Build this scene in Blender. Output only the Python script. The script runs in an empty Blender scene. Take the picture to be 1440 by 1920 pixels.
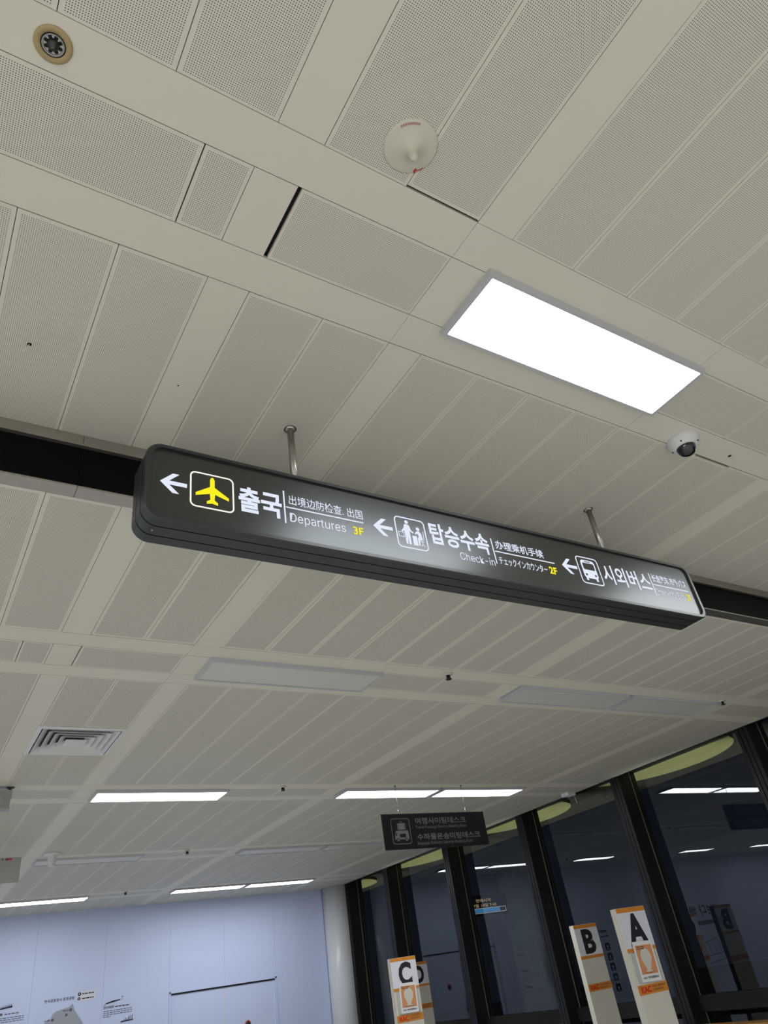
import bpy, bmesh, math, random
from mathutils import Matrix, Vector
random.seed(7)
scene = bpy.context.scene
COL = scene.collection

# ------------------------------------------------------------------ camera
CAM_Z = 1.60
cam_d = bpy.data.cameras.new('camera'); cam = bpy.data.objects.new('camera', cam_d); COL.objects.link(cam)
cam_d.sensor_fit = 'VERTICAL'; cam_d.sensor_height = 36.0
cam_d.lens = 1325.616 / 1920.0 * 36.0
cam_d.clip_start = 0.05; cam_d.clip_end = 300
def _rx(a): return Matrix(((1,0,0),(0,math.cos(a),-math.sin(a)),(0,math.sin(a),math.cos(a))))
def _ry(a): return Matrix(((math.cos(a),0,math.sin(a)),(0,1,0),(-math.sin(a),0,math.cos(a))))
def _rz(a): return Matrix(((math.cos(a),-math.sin(a),0),(math.sin(a),math.cos(a),0),(0,0,1)))
Rw = _rx(0.977064685) @ _ry(-0.142803463) @ _rz(0.543357317)      # world -> (right, down, forward)
rot = Matrix((Rw[0], -Rw[1], -Rw[2])).transposed()
cam.matrix_world = Matrix.Translation((0, 0, CAM_Z)) @ rot.to_4x4()
scene.camera = cam

# ------------------------------------------------------------------ light levels, world, exposure
LAMP = 17.5            # radiance of a lit ceiling panel
SIGN_GLOW = 0.98       # radiance of the back-lit lettering
scene.view_settings.view_transform = 'Standard'
scene.view_settings.look = 'None'
scene.view_settings.exposure = 0.0
scene.view_settings.gamma = 1.0
scene.view_settings.use_curve_mapping = False
scene.cycles.max_bounces = 7; scene.cycles.diffuse_bounces = 4; scene.cycles.glossy_bounces = 2; scene.cycles.transmission_bounces = 2
scene.cycles.caustics_reflective = False; scene.cycles.caustics_refractive = False
world = bpy.data.worlds.new('dusk'); scene.world = world; world.use_nodes = True
bg = world.node_tree.nodes['Background']; bg.inputs[0].default_value = (0.50, 0.62, 1.0, 1); bg.inputs[1].default_value = 0.009

# ------------------------------------------------------------------ materials
def mat(name, col, rough=0.5, metal=0.0, spec=None, noise=0.0, nscale=8.0, bump=0.0):
    m = bpy.data.materials.new(name); m.use_nodes = True
    nt = m.node_tree; b = nt.nodes['Principled BSDF']
    b.inputs['Roughness'].default_value = rough; b.inputs['Metallic'].default_value = metal
    if spec is not None: b.inputs['Specular IOR Level'].default_value = spec
    if noise < .08 and not bump:                     # plain paint, plastic or ink: one colour through an RGB node
        k = 1 - noise/2; rgb = nt.nodes.new('ShaderNodeRGB'); rgb.outputs[0].default_value = (col[0]*k, col[1]*k, col[2]*k, 1)
        nt.links.new(rgb.outputs[0], b.inputs['Base Color']); return m
    tc = nt.nodes.new('ShaderNodeTexCoord'); nz = nt.nodes.new('ShaderNodeTexNoise')
    nz.inputs['Scale'].default_value = nscale; nz.inputs['Detail'].default_value = 2
    nt.links.new(tc.outputs['Object'], nz.inputs['Vector'])
    mx = nt.nodes.new('ShaderNodeMix'); mx.data_type = 'RGBA'
    k = 1 - noise
    mx.inputs[6].default_value = (col[0]*k, col[1]*k, col[2]*k, 1); mx.inputs[7].default_value = (*col, 1)
    nt.links.new(nz.outputs['Fac'], mx.inputs[0]); nt.links.new(mx.outputs[2], b.inputs['Base Color'])
    if bump:
        bp = nt.nodes.new('ShaderNodeBump'); bp.inputs['Strength'].default_value = bump; bp.inputs['Distance'].default_value = 0.002
        nt.links.new(nz.outputs['Fac'], bp.inputs['Height']); nt.links.new(bp.outputs['Normal'], b.inputs['Normal'])
    return m
def emit(name, col, s, sample='NONE'):
    m = bpy.data.materials.new(name); m.use_nodes = True; nt = m.node_tree
    nt.nodes.remove(nt.nodes['Principled BSDF'])
    e = nt.nodes.new('ShaderNodeEmission'); e.inputs[0].default_value = (*col, 1); e.inputs[1].default_value = s
    nt.links.new(e.outputs[0], nt.nodes['Material Output'].inputs[0]); m.cycles.emission_sampling = sample; return m
def perforated(name, col, pitch, rad):
    m = mat(name, col, 0.55, noise=0.05, nscale=1.5); nt = m.node_tree; b = nt.nodes['Principled BSDF']
    src = b.inputs['Base Color'].links[0].from_socket
    tc = nt.nodes.new('ShaderNodeTexCoord')
    sc = nt.nodes.new('ShaderNodeVectorMath'); sc.operation = 'SCALE'; sc.inputs['Scale'].default_value = 1/pitch
    fr = nt.nodes.new('ShaderNodeVectorMath'); fr.operation = 'FRACTION'
    sb = nt.nodes.new('ShaderNodeVectorMath'); sb.operation = 'SUBTRACT'; sb.inputs[1].default_value = (.5, .5, 0)
    ml = nt.nodes.new('ShaderNodeVectorMath'); ml.operation = 'MULTIPLY'; ml.inputs[1].default_value = (1, 1, 0)
    ln = nt.nodes.new('ShaderNodeVectorMath'); ln.operation = 'LENGTH'
    lt = nt.nodes.new('ShaderNodeMath'); lt.operation = 'LESS_THAN'; lt.inputs[1].default_value = rad/pitch
    mx = nt.nodes.new('ShaderNodeMix'); mx.data_type = 'RGBA'; mx.inputs[7].default_value = (.045, .043, .038, 1)
    L = nt.links.new
    L(tc.outputs['Object'], sc.inputs[0]); L(sc.outputs[0], fr.inputs[0]); L(fr.outputs[0], sb.inputs[0]); L(sb.outputs[0], ml.inputs[0])
    L(ml.outputs[0], ln.inputs[0]); L(ln.outputs['Value'], lt.inputs[0]); L(lt.outputs[0], mx.inputs[0]); L(src, mx.inputs[6]); L(mx.outputs[2], b.inputs['Base Color'])
    return m
def glass(name):
    m = bpy.data.materials.new(name); m.use_nodes = True; nt = m.node_tree
    nt.nodes.remove(nt.nodes['Principled BSDF'])
    # thin tinted pane: both surfaces reflect together on the side first met; the second surface lets light through
    geo = nt.nodes.new('ShaderNodeNewGeometry'); f = nt.nodes.new('ShaderNodeFresnel'); f.inputs[0].default_value = 1.52
    def mth(op, a, b):
        n = nt.nodes.new('ShaderNodeMath'); n.operation = op
        for k, v in enumerate((a, b)):
            if isinstance(v, (int, float)): n.inputs[k].default_value = v
            else: nt.links.new(v, n.inputs[k])
        return n.outputs[0]
    two = mth('DIVIDE', mth('MULTIPLY', f.outputs[0], 1.45), mth('ADD', f.outputs[0], 1.0))
    fac = mth('MULTIPLY', two, mth('SUBTRACT', 1.0, geo.outputs['Backfacing']))
    t = nt.nodes.new('ShaderNodeBsdfTransparent'); t.inputs[0].default_value = (.80, .86, .88, 1)
    g = nt.nodes.new('ShaderNodeBsdfGlossy'); g.inputs['Roughness'].default_value = 0.0; g.inputs[0].default_value = (.92, .96, 1, 1)
    mx = nt.nodes.new('ShaderNodeMixShader')
    nt.links.new(fac, mx.inputs[0]); nt.links.new(t.outputs[0], mx.inputs[1]); nt.links.new(g.outputs[0], mx.inputs[2])
    nt.links.new(mx.outputs[0], nt.nodes['Material Output'].inputs[0]); return m

CEIL = (0.745, 0.712, 0.605)
PITCH = 0.0065
M = dict(
    panel=mat('painted ceiling metal', CEIL, 0.5, noise=0.04, nscale=1.5),
    holes=perforated('perforated ceiling metal', CEIL, PITCH, 0.00150),
    holes_lo=perforated('perforated ceiling metal with wider holes and shade', CEIL, PITCH, 0.00175),  # wider holes give the rim contrast and also darken the dimmer lower ceiling
    plenum=mat('dark plenum', (.05, .05, .048), 0.9),
    lampframe=mat('lamp frame', (.54, .545, .565), 0.45, noise=.03),
    lit=emit('lit diffuser', (.97, .985, 1.0), LAMP, 'FRONT'),
    unlit=mat('opal diffuser off', (.66, .645, .585), 0.35, noise=.02),
    steel=mat('brushed steel', (.50, .47, .43), 0.32, 0.9, noise=.15, nscale=30),
    signframe=mat('slate grey sign metal', (.026, .031, .032), 0.36, 0.0, noise=.1),
    groove=mat('groove black', (.004, .004, .004), 0.8),
    face=mat('dark sign face', (.030, .027, .023), 0.32, spec=.75, noise=.05),
    glowwhite=emit('backlit white', (.80, .86, 1.0), SIGN_GLOW),
    glowedge=emit('backlit cream white', (1.0, .98, .86), SIGN_GLOW),
    glowyellow=emit('backlit yellow', (1.0, .90, .02), SIGN_GLOW),
    blackglass=mat('black bulkhead panel', (.003, .003, .0035), 0.5, spec=.08),
    bronze=mat('dark anodised metal', (.022, .021, .023), 0.33, 0.5, noise=.1),
    bead=mat('pale glazing bead', (.30, .29, .25), 0.35, 0.6),
    glass=glass('window glass'),
    wall=mat('pale blue wall sheet', (.60, .69, .95), 0.55, noise=.04, nscale=2.0, bump=.05),
    wallplain=mat('light plaster', (.78, .77, .74), 0.7, noise=.05),
    floor=mat('polished pale floor', (.74, .74, .73), 0.3, noise=.08, nscale=3),
    column=mat('white gloss paint', (.66, .68, .72), 0.28, noise=.03),
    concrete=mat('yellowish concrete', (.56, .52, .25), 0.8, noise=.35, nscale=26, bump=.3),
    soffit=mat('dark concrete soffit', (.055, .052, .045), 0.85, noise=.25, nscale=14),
    paving=mat('dark paving', (.06, .06, .06), 0.8, noise=.3),
    ink=mat('black ink', (.012, .012, .02), 0.6),
    inkgrey=mat('grey ink', (.10, .11, .15), 0.6),
    mapgrey=mat('map grey', (.36, .39, .46), 0.6, noise=.03),
    white=mat('white board', (.72, .73, .80), 0.45, noise=.02),
    paper=mat('white paper', (.80, .80, .82), 0.6, noise=.02),
    cream=mat('cream painted board', (.66, .64, .56), 0.5, noise=.06, nscale=5),
    orange=mat('orange strip', (.66, .25, .03), 0.5, noise=.06),
    salmon=mat('poster orange', (.68, .30, .13), 0.55, noise=.05),
    red=mat('red print', (.60, .03, .015), 0.5),
    palered=mat('faded red print', (.52, .27, .22), 0.6),
    brown=mat('brown print', (.25, .10, .05), 0.6),
    acrylic=mat('clear holder edge', (.52, .54, .52), 0.15, noise=.1),
    navy=mat('dark navy sign board', (.016, .017, .025), 0.35),
    signgrey=mat('grey sign lettering', (.30, .30, .31), 0.5),
    greyplastic=mat('grey plastic', (.36, .36, .35), 0.45, noise=.05),
    whiteplastic=mat('white plastic', (.74, .75, .74), 0.4, noise=.03),
    ivory=mat('aged ivory plastic', (.66, .645, .53), 0.4, noise=.07, nscale=20),
    dome=mat('smoked dome', (.008, .008, .010), 0.04, spec=.8),
    gold=mat('tan ring', (.46, .34, .16), 0.4, 0.15, noise=.15, nscale=20),
    sensor=mat('black sensor', (.018, .018, .020), 0.25, spec=.6),
    darkgrey=mat('dark grey metal', (.10, .10, .10), 0.35, 0.6),
    wood=mat('orange stained wood', (.50, .26, .06), 0.45, noise=.35, nscale=9),
    ledamber=emit('led amber', (1.0, .62, .25), .55), ledblue=emit('led blue', (.10, .45, .85), .40), ledwhite=emit('led white', (.8, .8, .75), .6),
    ledmag=emit('led magenta', (.75, .35, .65), .4), ledblack=mat('led board black', (.006, .006, .007), 0.5),
)

# ------------------------------------------------------------------ helpers
def link(o, parent=None):
    COL.objects.link(o)
    if parent is not None: o.parent = parent
    return o
def tag(o, label, cat, group=None):
    o['label'] = label; o['category'] = cat
    if group: o['group'] = group
    return o
def struct(o): o['kind'] = 'structure'; return o
def mesh_from(bm, name, mats, smooth=False):
    me = bpy.data.meshes.new(name); bmesh.ops.recalc_face_normals(bm, faces=bm.faces[:]); bm.to_mesh(me); bm.free()
    for m in (mats if isinstance(mats, (list, tuple)) else [mats]): me.materials.append(M[m] if isinstance(m, str) else m)
    if smooth:
        for p in me.polygons: p.use_smooth = True
    return me
def obj(name, me, parent=None, loc=(0, 0, 0)):
    o = bpy.data.objects.new(name, me); o.location = loc; return link(o, parent)
def empty(name, loc=(0, 0, 0)):
    o = bpy.data.objects.new(name, None); o.location = loc; o.empty_display_size = .1; return link(o)
def addbox(bm, x0, x1, y0, y1, z0, z1, bevel=0.0):
    r = bmesh.ops.create_cube(bm, size=1.0)
    for v in r['verts']:
        v.co = Vector(((x0+x1)/2 + v.co.x*(x1-x0), (y0+y1)/2 + v.co.y*(y1-y0), (z0+z1)/2 + v.co.z*(z1-z0)))
    if bevel:
        es = list({e for v in r['verts'] for e in v.link_edges})
        bmesh.ops.bevel(bm, geom=es, offset=bevel, segments=2, affect='EDGES', profile=.6)
def box(name, m, x0, x1, y0, y1, z0, z1, parent=None, bevel=0.0, origin=None):
    """a box given in world (or parent) coordinates; origin at its own centre-bottom"""
    o = origin or ((x0+x1)/2, (y0+y1)/2, z0)
    bm = bmesh.new(); addbox(bm, x0-o[0], x1-o[0], y0-o[1], y1-o[1], z0-o[2], z1-o[2], bevel)
    return obj(name, mesh_from(bm, name, m), parent, o)
def lathe_mesh(name, prof, m, n=40, smooth=True):
    bm = bmesh.new(); rings = []
    for r, z in prof:
        if r < 1e-6: rings.append([bm.verts.new((0, 0, z))])
        else: rings.append([bm.verts.new((r*math.cos(2*math.pi*i/n), r*math.sin(2*math.pi*i/n), z)) for i in range(n)])
    for a, b in zip(rings, rings[1:]):
        for i in range(n):
            j = (i+1) % n
            if len(a) == 1 and len(b) == 1: continue
            if len(a) == 1: bm.faces.new((a[0], b[i], b[j]))
            elif len(b) == 1: bm.faces.new((a[i], a[j], b[0]))
            else: bm.faces.new((a[i], a[j], b[j], b[i]))
    me = mesh_from(bm, name, m, smooth)
    return me
def lathe(name, prof, m, parent=None, loc=(0, 0, 0), n=40): return obj(name, lathe_mesh(name, prof, m, n), parent, loc)
def tube(name, pts, r, m, parent=None, n=12, loc=(0, 0, 0)):
    bm = bmesh.new(); prev = None; P = [Vector(p) for p in pts]
    for i, p in enumerate(P):
        d = (P[min(i+1, len(P)-1)] - P[max(i-1, 0)]).normalized()
        u = d.orthogonal().normalized() if i == 0 else (u0 - d*u0.dot(d)).normalized()
        u0 = u; w = d.cross(u)
        ring = [bm.verts.new(p + r*(math.cos(2*math.pi*k/n)*u + math.sin(2*math.pi*k/n)*w)) for k in range(n)]
        if prev:
            for k in range(n): bm.faces.new((prev[k], prev[(k+1) % n], ring[(k+1) % n], ring[k]))
        else: bm.faces.new(ring[::-1])
        prev = ring
    bm.faces.new(prev)
    return obj(name, mesh_from(bm, name, m, True), parent, loc)
def rrect(x0, x1, z0, z1, r, n=8):
    pts = []
    for cx, cz, a in ((x1-r, z1-r, 0), (x0+r, z1-r, 90), (x0+r, z0+r, 180), (x1-r, z0+r, 270)):
        for i in range(n+1):
            t = math.radians(a + 90*i/n); pts.append((cx + r*math.cos(t), cz + r*math.sin(t)))
    return pts
def prism(name, outline, y0, y1, m, parent=None, loc=(0, 0, 0), smooth=False):
    """outline of (x, z), extruded along y"""
    bm = bmesh.new()
    a = [bm.verts.new((x, y0, z)) for x, z in outline]; b = [bm.verts.new((x, y1, z)) for x, z in outline]; n = len(a)
    bm.faces.new(a); bm.faces.new(b[::-1])
    for i in range(n): bm.faces.new((a[i], b[i], b[(i+1) % n], a[(i+1) % n]))
    return obj(name, mesh_from(bm, name, m), parent, loc)
def ring_prism(name, outer, inner, y0, y1, m, parent=None, loc=(0, 0, 0)):
    bm = bmesh.new(); V = [[bm.verts.new((x, y, z)) for x, z in o] for o in (outer, inner) for y in (y0, y1)]
    o0, o1, i0, i1 = V; n = len(o0)
    for i in range(n):
        j = (i+1) % n
        bm.faces.new((o0[i], o1[i], o1[j], o0[j])); bm.faces.new((i0[i], i0[j], i1[j], i1[i]))
        bm.faces.new((o0[i], o0[j], i0[j], i0[i])); bm.faces.new((o1[i], i1[i], i1[j], o1[j]))
    return obj(name, mesh_from(bm, name, m), parent, loc)
TEXT_CACHE = {}
SANS = None
try:                                  # the interface typeface shipped with Blender itself
    import os
    SANS = bpy.data.fonts.load(os.path.join(bpy.utils.resource_path('LOCAL'), 'datafiles', 'fonts', 'Inter.woff2'))
except Exception: SANS = None
def text_mesh(s, bold):
    key = (s, bold)
    if key in TEXT_CACHE: return TEXT_CACHE[key]
    cu = bpy.data.curves.new('t', 'FONT'); cu.body = s; cu.size = 1.0; cu.offset = bold; cu.resolution_u = 3; cu.fill_mode = 'FRONT'
    if SANS and bold == 0 and all(ord(c) < 128 for c in s): cu.font = SANS
    o = bpy.data.objects.new('t', cu); COL.objects.link(o)
    dg = bpy.context.evaluated_depsgraph_get(); dg.update()
    me = bpy.data.meshes.new_from_object(o.evaluated_get(dg))
    vs = [v.co.copy() for v in me.vertices]; fs = [tuple(p.vertices) for p in me.polygons]
    bpy.data.objects.remove(o); bpy.data.curves.remove(cu); bpy.data.meshes.remove(me)
    TEXT_CACHE[key] = (vs, fs); return vs, fs
def text(name, s, x0, x1, z0, z1, y, m, parent, bold=0.0, back=False, loc=(0, 0, 0)):
    """print fitted to the box x0..x1, z0..z1 on a plane facing -y"""
    vs, fs = text_mesh(s, bold)
    ax, bx = min(v.x for v in vs), max(v.x for v in vs); ay, by = min(v.y for v in vs), max(v.y for v in vs)
    sx = (x1-x0)/(bx-ax); sz = (z1-z0)/(by-ay)
    me = bpy.data.meshes.new(name)
    me.from_pydata([(x0 + (v.x-ax)*sx, y, z0 + (v.y-ay)*sz) for v in vs], [], fs); me.materials.append(M[m]); me.update()
    return obj(name, me, parent, loc)
def poly(name, outlines, y, m, parent, loc=(0, 0, 0), th=0.0008):
    """flat printed shapes (lists of (x, z)) on a plane facing -y"""
    bm = bmesh.new()
    for ol in outlines:
        a = [bm.verts.new((x, y, z)) for x, z in ol]; b = [bm.verts.new((x, y+th, z)) for x, z in ol]; n = len(a)
        bm.faces.new(a); bm.faces.new(b[::-1])
        for i in range(n): bm.faces.new((a[i], b[i], b[(i+1) % n], a[(i+1) % n]))
    o = obj(name, mesh_from(bm, name, m), parent, loc)
    if len(outlines) > 4 and 'pictogram' not in name: o['kind'] = 'stuff'      # rows of tiny print
    return o
def polys(name, outlines, y, m, parent, loc=(0, 0, 0)):
    for ol in outlines: poly(name, [ol], y, m, parent, loc)
def rc(x0, x1, z0, z1): return [(x0, z0), (x1, z0), (x1, z1), (x0, z1)]
def circ(cx, cz, r, n=20, a0=0, a1=360): return [(cx + r*math.cos(math.radians(a0+(a1-a0)*i/n)), cz + r*math.sin(math.radians(a0+(a1-a0)*i/n))) for i in range(n if a1-a0 >= 360 else n+1)]
def copy_tree(o, parent=None):
    c = o.copy(); link(c)
    if parent is not None: c.parent = parent
    for ch in list(o.children): copy_tree(ch, c)
    return c

# ------------------------------------------------------------------ the room
Z1 = 3.72; Z2 = 3.457            # upper ceiling near the camera, lower ceiling beyond the bulkhead
YB = 2.505                       # bulkhead face
XG = 8.12                        # glass plane
XC = 7.85                        # edge of the ceiling along the glazing
YW = 14.5                        # far wall
XL, YR = -14.0, -8.0
struct(box('floor', 'floor', XL, 8.2, YR, YW+.1, -.1, 0))
struct(box('wall_left', 'wallplain', XL-.1, XL, YR, YW+.1, 0, 3.9))
struct(box('wall_rear', 'wallplain', XL, 8.2, YR-.1, YR, 0, 3.9))
struct(box('floor_exterior', 'paving', 8.35, 45, -15, 45, -.25, -.15))
struct(box('trim_3', 'bronze', 8.0, 8.35, YR, YW+.1, -.1, .10))

# ceilings: a dark backing with metal panels hung below it
ceil_up = struct(box('ceiling', 'plenum', XL, 8.2, YR, YB+.03, Z1+.035, Z1+.06))
ceil_lo = struct(box('ceiling_lower', 'plenum', XL, XC, YB+.08, YW, Z2+.035, Z2+.06))
PM = {}
def panel_mesh(w, l, perf, rim, lower):
    key = (round(w, 4), round(l, 4), perf, rim, lower)
    if key in PM: return PM[key]
    bm = bmesh.new(); w2, l2, t = w/2, l/2, .014
    lo = [bm.verts.new((x, y, 0)) for x, y in ((-w2, -l2), (w2, -l2), (w2, l2), (-w2, l2))]
    hi = [bm.verts.new((x, y, t)) for x, y in ((-w2, -l2), (w2, -l2), (w2, l2), (-w2, l2))]
    if perf:
        iw = 2*round((w-2*rim)/(2*PITCH))*PITCH/2; il = 2*round((l-2*rim)/(2*PITCH))*PITCH/2
        inn = [bm.verts.new((x, y, 0)) for x, y in ((-iw, -il), (iw, -il), (iw, il), (-iw, il))]
        for i in range(4): bm.faces.new((lo[i], inn[i], inn[(i+1) % 4], lo[(i+1) % 4]))
        f = bm.faces.new(inn); f.material_index = 1
    else: bm.faces.new(lo)
    bm.faces.new(hi)
    for i in range(4): bm.faces.new((lo[i], lo[(i+1) % 4], hi[(i+1) % 4], hi[i]))
    PM[key] = mesh_from(bm, 'ceiling_panel', ['panel', 'holes_lo' if lower else 'holes']); return PM[key]
GAP = .0022
def cpanel(name, x0, x1, y0, y1, z, parent, perf=True, rim=.010, gap=GAP, dz=0.0):
    me = panel_mesh(x1-x0-gap, y1-y0-gap, perf, rim, z == Z2)
    o = obj(name, me, None, ((x0+x1)/2, (y0+y1)/2, z+dz)); o.parent = parent
    o.matrix_parent_inverse = Matrix.Translation(-parent.location); return o
BAND = .152
COLS = []                         # (x0, x1, perforated?) across the room, in view from x = -0.65 on
for i in range(3): COLS.append((-.351+.3*i, -.351+.3*(i+1), True))
COLS += [(.549, .701, False), (.701, .998, True), (.998, 1.295, True), (1.295, 1.452, False)]
COLS += [(1.452+.3*i, 1.752+.3*i, True) for i in range(8)] + [(3.852, 4.004, False)]
COLS += [(4.004+.3*i, 4.304+.3*i, True) for i in range(9)] + [(6.704, 6.856, False)]
COLS += [(6.856+.3313*i, 6.856+.3313*(i+1), True) for i in range(3)]
UP_STRIPS = [(1.077, 1.360)]
LO_STRIPS = [(4.005, 4.290), (6.990, 7.280), (9.975, 10.265), (12.960, 13.250)]
def jit(): return random.choice((0, 0, 0, .001, -.001, .0015))
def field(y0, y1, z, parent, rim, skip=None, cut=None):
    for k, (x0, x1, p) in enumerate(COLS):
        if cut and x0 >= cut[0]-.02 and x1 <= cut[1]+.02:
            for a, b in ((y0, cut[2]), (cut[3], y1)):
                cpanel('ceiling_panel', x0, x1, a, b, z, parent, True, rim)
            continue
        a = y0 + (.010 if (z == Z1 and abs(x0-3.252) < .01 and y0 > 1.4) else 0)
        b = y1 - (.007 if (z == Z1 and abs(x0-.998) < .01 and y1 < 1) else 0)
        cpanel('ceiling_panel' if p else 'ceiling_strip', x0, x1, a, b, z, parent, p, rim, dz=jit())
def bands(y0, z, parent):
    xs = [-.351, 1.295, 2.69, 4.45, 6.10, XC]
    for a, b in zip(xs, xs[1:]): cpanel('ceiling_strip', a, b, y0, y0+BAND, z, parent, False, gap=.0015)
def strip(y0, y1, z, parent, rim, lamp_gap=.0):
    P = [(-.216, .384, True), (.386, .540, True), (.540, .688, False), (.702 if z == Z1 else .692, 1.293, True), (1.293, 1.452, False), (2.722, 3.29, True), (3.29, 3.87, True), (3.87, 4.04, False), (6.70, 6.86, False), (6.86, XC, True)]
    for a, b, p in P: cpanel('ceiling_panel' if p else 'ceiling_strip', a, b, y0, y1, z, parent, p, rim)
# upper ceiling
field(-1.55, .924, Z1, ceil_up, .010)
bands(.924, Z1, ceil_up); strip(1.077, 1.360, Z1, ceil_up, .010); bands(1.361, Z1, ceil_up)
field(1.515, YB, Z1, ceil_up, .012)
# lower ceiling
field(2.585, 3.848, Z2, ceil_lo, .020)
ys = [3.850, 6.835, 9.820, 12.805]
for i, y in enumerate(ys):
    s0, s1 = LO_STRIPS[i]
    bands(y, Z2, ceil_lo); strip(s0, s1, Z2, ceil_lo, .014); bands(s1+.002, Z2, ceil_lo)
    nxt = ys[i+1]-.002 if i+1 < 4 else YW
    field(s1+BAND+.004, nxt, Z2, ceil_lo, .010, cut=(.701, 1.295, 5.345, 5.995) if i == 0 else None)
# the rest of the ceiling, out of view to the left and behind
def rest(name, x0, x1, y0, y1, z, parent):
    bm = bmesh.new()
    x = x0
    while x < x1-.05:
        y = y0
        while y < y1-.05:
            addbox(bm, x+.002, min(x+.6, x1)-.002, y+.002, min(y+2.4, y1)-.002, z, z+.014); y += 2.4
        x += .6
    o = obj(name, mesh_from(bm, name, 'panel'), None); o.parent = parent; o.matrix_parent_inverse = Matrix.Translation(-parent.location)
    o['kind'] = 'stuff'
rest('panel_field', XL, -.353, YR, YB, Z1, ceil_up); rest('panel_field', -.351, 8.1, YR, -1.553, Z1, ceil_up)
rest('panel_field', XL, -.353, YB+.08, YW, Z2, ceil_lo)
# small things in the ceiling sheets
h = lathe('screw_hole', [(0, 0), (.010, 0), (.010, .003)], 'groove', None, (3.459, 1.449, Z1-.0008), 16); h.parent = ceil_up; h.matrix_parent_inverse = Matrix.Translation(-ceil_up.location)
h = lathe('screw_hole', [(0, 0), (.003, 0), (.003, .003)], 'groove', None, (.618, 2.06, Z1-.0008), 12); h.parent = ceil_up; h.matrix_parent_inverse = Matrix.Translation(-ceil_up.location)

# bulkhead between the two ceilings
bk = struct(empty('trim_1', (0, YB, Z2)))
def bpart(name, m, x0, x1, y0, y1, z0, z1):
    o = box(name, m, x0, x1, y0, y1, z0, z1); o.parent = bk; o.matrix_parent_inverse = Matrix.Translation((0, -YB, -Z2)); return o
edges = [XL, -6, -3, -.02, .353, 2.2, 4.1, 6.1, 8.1]
for a, b in zip(edges, edges[1:]):
    bpart('steel_edge', 'steel', a+.001, b-.001, YB-.012, YB+.03, Z1-.052, Z1+.004)
    bpart('black_panel', 'blackglass', a+.001, b-.001, YB+.004, YB+.03, Z2+.004, Z1-.052)
    bpart('steel_lip', 'steel', a+.001, b-.001, YB, YB+.076, Z2-.004, Z2+.004)
bpart('bead', 'steel', XL, 8.1, YB-.016, YB+.004, Z1-.060, Z1-.054)

# far wall with its printed sheets and doorway
wall = struct(box('wall_far', 'wallplain', XL, 8.2, YW+.02, YW+.12, 0, 3.8))
DX0, DX1, DZ = 4.50, 6.44, 2.045
def wpart(o): o.parent = wall; o.matrix_parent_inverse = Matrix.Translation(-wall.location); return o
sx = [XL] + [2.27-1.1*i for i in range(14, 0, -1)] + [2.27, 3.37, DX0-.03, 5.47, DX1+.03, 7.55]
for a, b in zip(sx, sx[1:]):
    z0 = DZ+.035 if (a >= DX0-.05 and b <= DX1+.05) else 0
    wpart(box('wall_sheet', 'wall', a+.001, b-.001, YW, YW+.02, z0, Z2+.03))
door = struct(empty('door_1', ((DX0+DX1)/2, YW, 0)))
def dpart(o, par=door): o.parent = par; o.matrix_parent_inverse = Matrix.Translation((-(DX0+DX1)/2, -YW, 0)); return o
dpart(box('door_frame', 'wall', DX0-.03, DX0, YW-.012, YW+.06, 0, DZ+.035)); dpart(box('door_frame', 'wall', DX1, DX1+.03, YW-.012, YW+.06, 0, DZ+.035))
dpart(box('door_head', 'wall', DX0-.03, DX1+.03, YW-.012, YW+.06, DZ+.012, DZ+.035)); dpart(box('shadow_gap', 'groove', DX0, DX1, YW+.045, YW+.06, 0, DZ+.012)); dpart(box('head_gap_shadow', 'groove', DX0, DX1, YW+.0, YW+.045, DZ-.012, DZ+.012))  # black strip in the head gap also paints the header's shadow
dpart(box('door_leaf', 'wall', DX0+.006, 5.449, YW+.012, YW+.045, .01, DZ-.012)); dpart(box('door_leaf', 'wall', 5.467, DX1-.006, YW+.012, YW+.045, .01, DZ-.012))
st = lathe('round_sticker', [(0, 0), (.055, 0), (.055, .002), (0, .002)], 'red', None, (5.89, YW+.010, 1.44), 24); st.rotation_euler = (math.pi/2, 0, 0); dpart(st)
st = lathe('round_sticker_centre', [(0, 0), (.040, 0), (.040, .002), (0, .002)], 'ink', None, (5.89, YW+.0095, 1.44), 24); st.rotation_euler = (math.pi/2, 0, 0); dpart(st)
dpart(box('door_handle', 'steel', 5.50, 5.53, YW-.03, YW+.012, .95, 1.15, bevel=.004))

# printed graphics on the far wall
YP = YW-.0015
def dashes(x0, x1, z, h, seed):
    r = random.Random(seed); out = []; x = x0
    while x < x1:
        w = min(r.uniform(.02, .055), x1-x)
        if w > .006: out.append(rc(x, x+w, z, z+h))
        x += w + .010
    return out
gm = empty('wall_map_graphic', (2.9, YW, 0)); tag(gm, 'printed airport map with grey peninsula and caption columns on blue wall', 'wall graphic')
G0 = (-2.9, -YW, 0)
text('title', '한국공항공사 운영공항', 2.477, 2.929, 2.180, 2.225, YP, 'ink', gm, .012, loc=G0)
poly('legend_plate', [rrect(2.975, 3.257, 2.145, 2.275, .012, 4)], YP, 'white', gm, G0)
polys('legend_mark', [circ(3.003, 2.240, .026), circ(3.000, 2.177, .022)], YP-.001, 'ink', gm, G0)
polys('legend_mark_centre', [circ(3.003, 2.240, .009), rc(2.996, 3.004, 2.164, 2.190)], YP-.002, 'white', gm, G0)
poly('legend_text', dashes(3.045, 3.235, 2.232, .016, 1)+dashes(3.045, 3.235, 2.168, .016, 2), YP-.001, 'ink', gm, G0)
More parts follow.
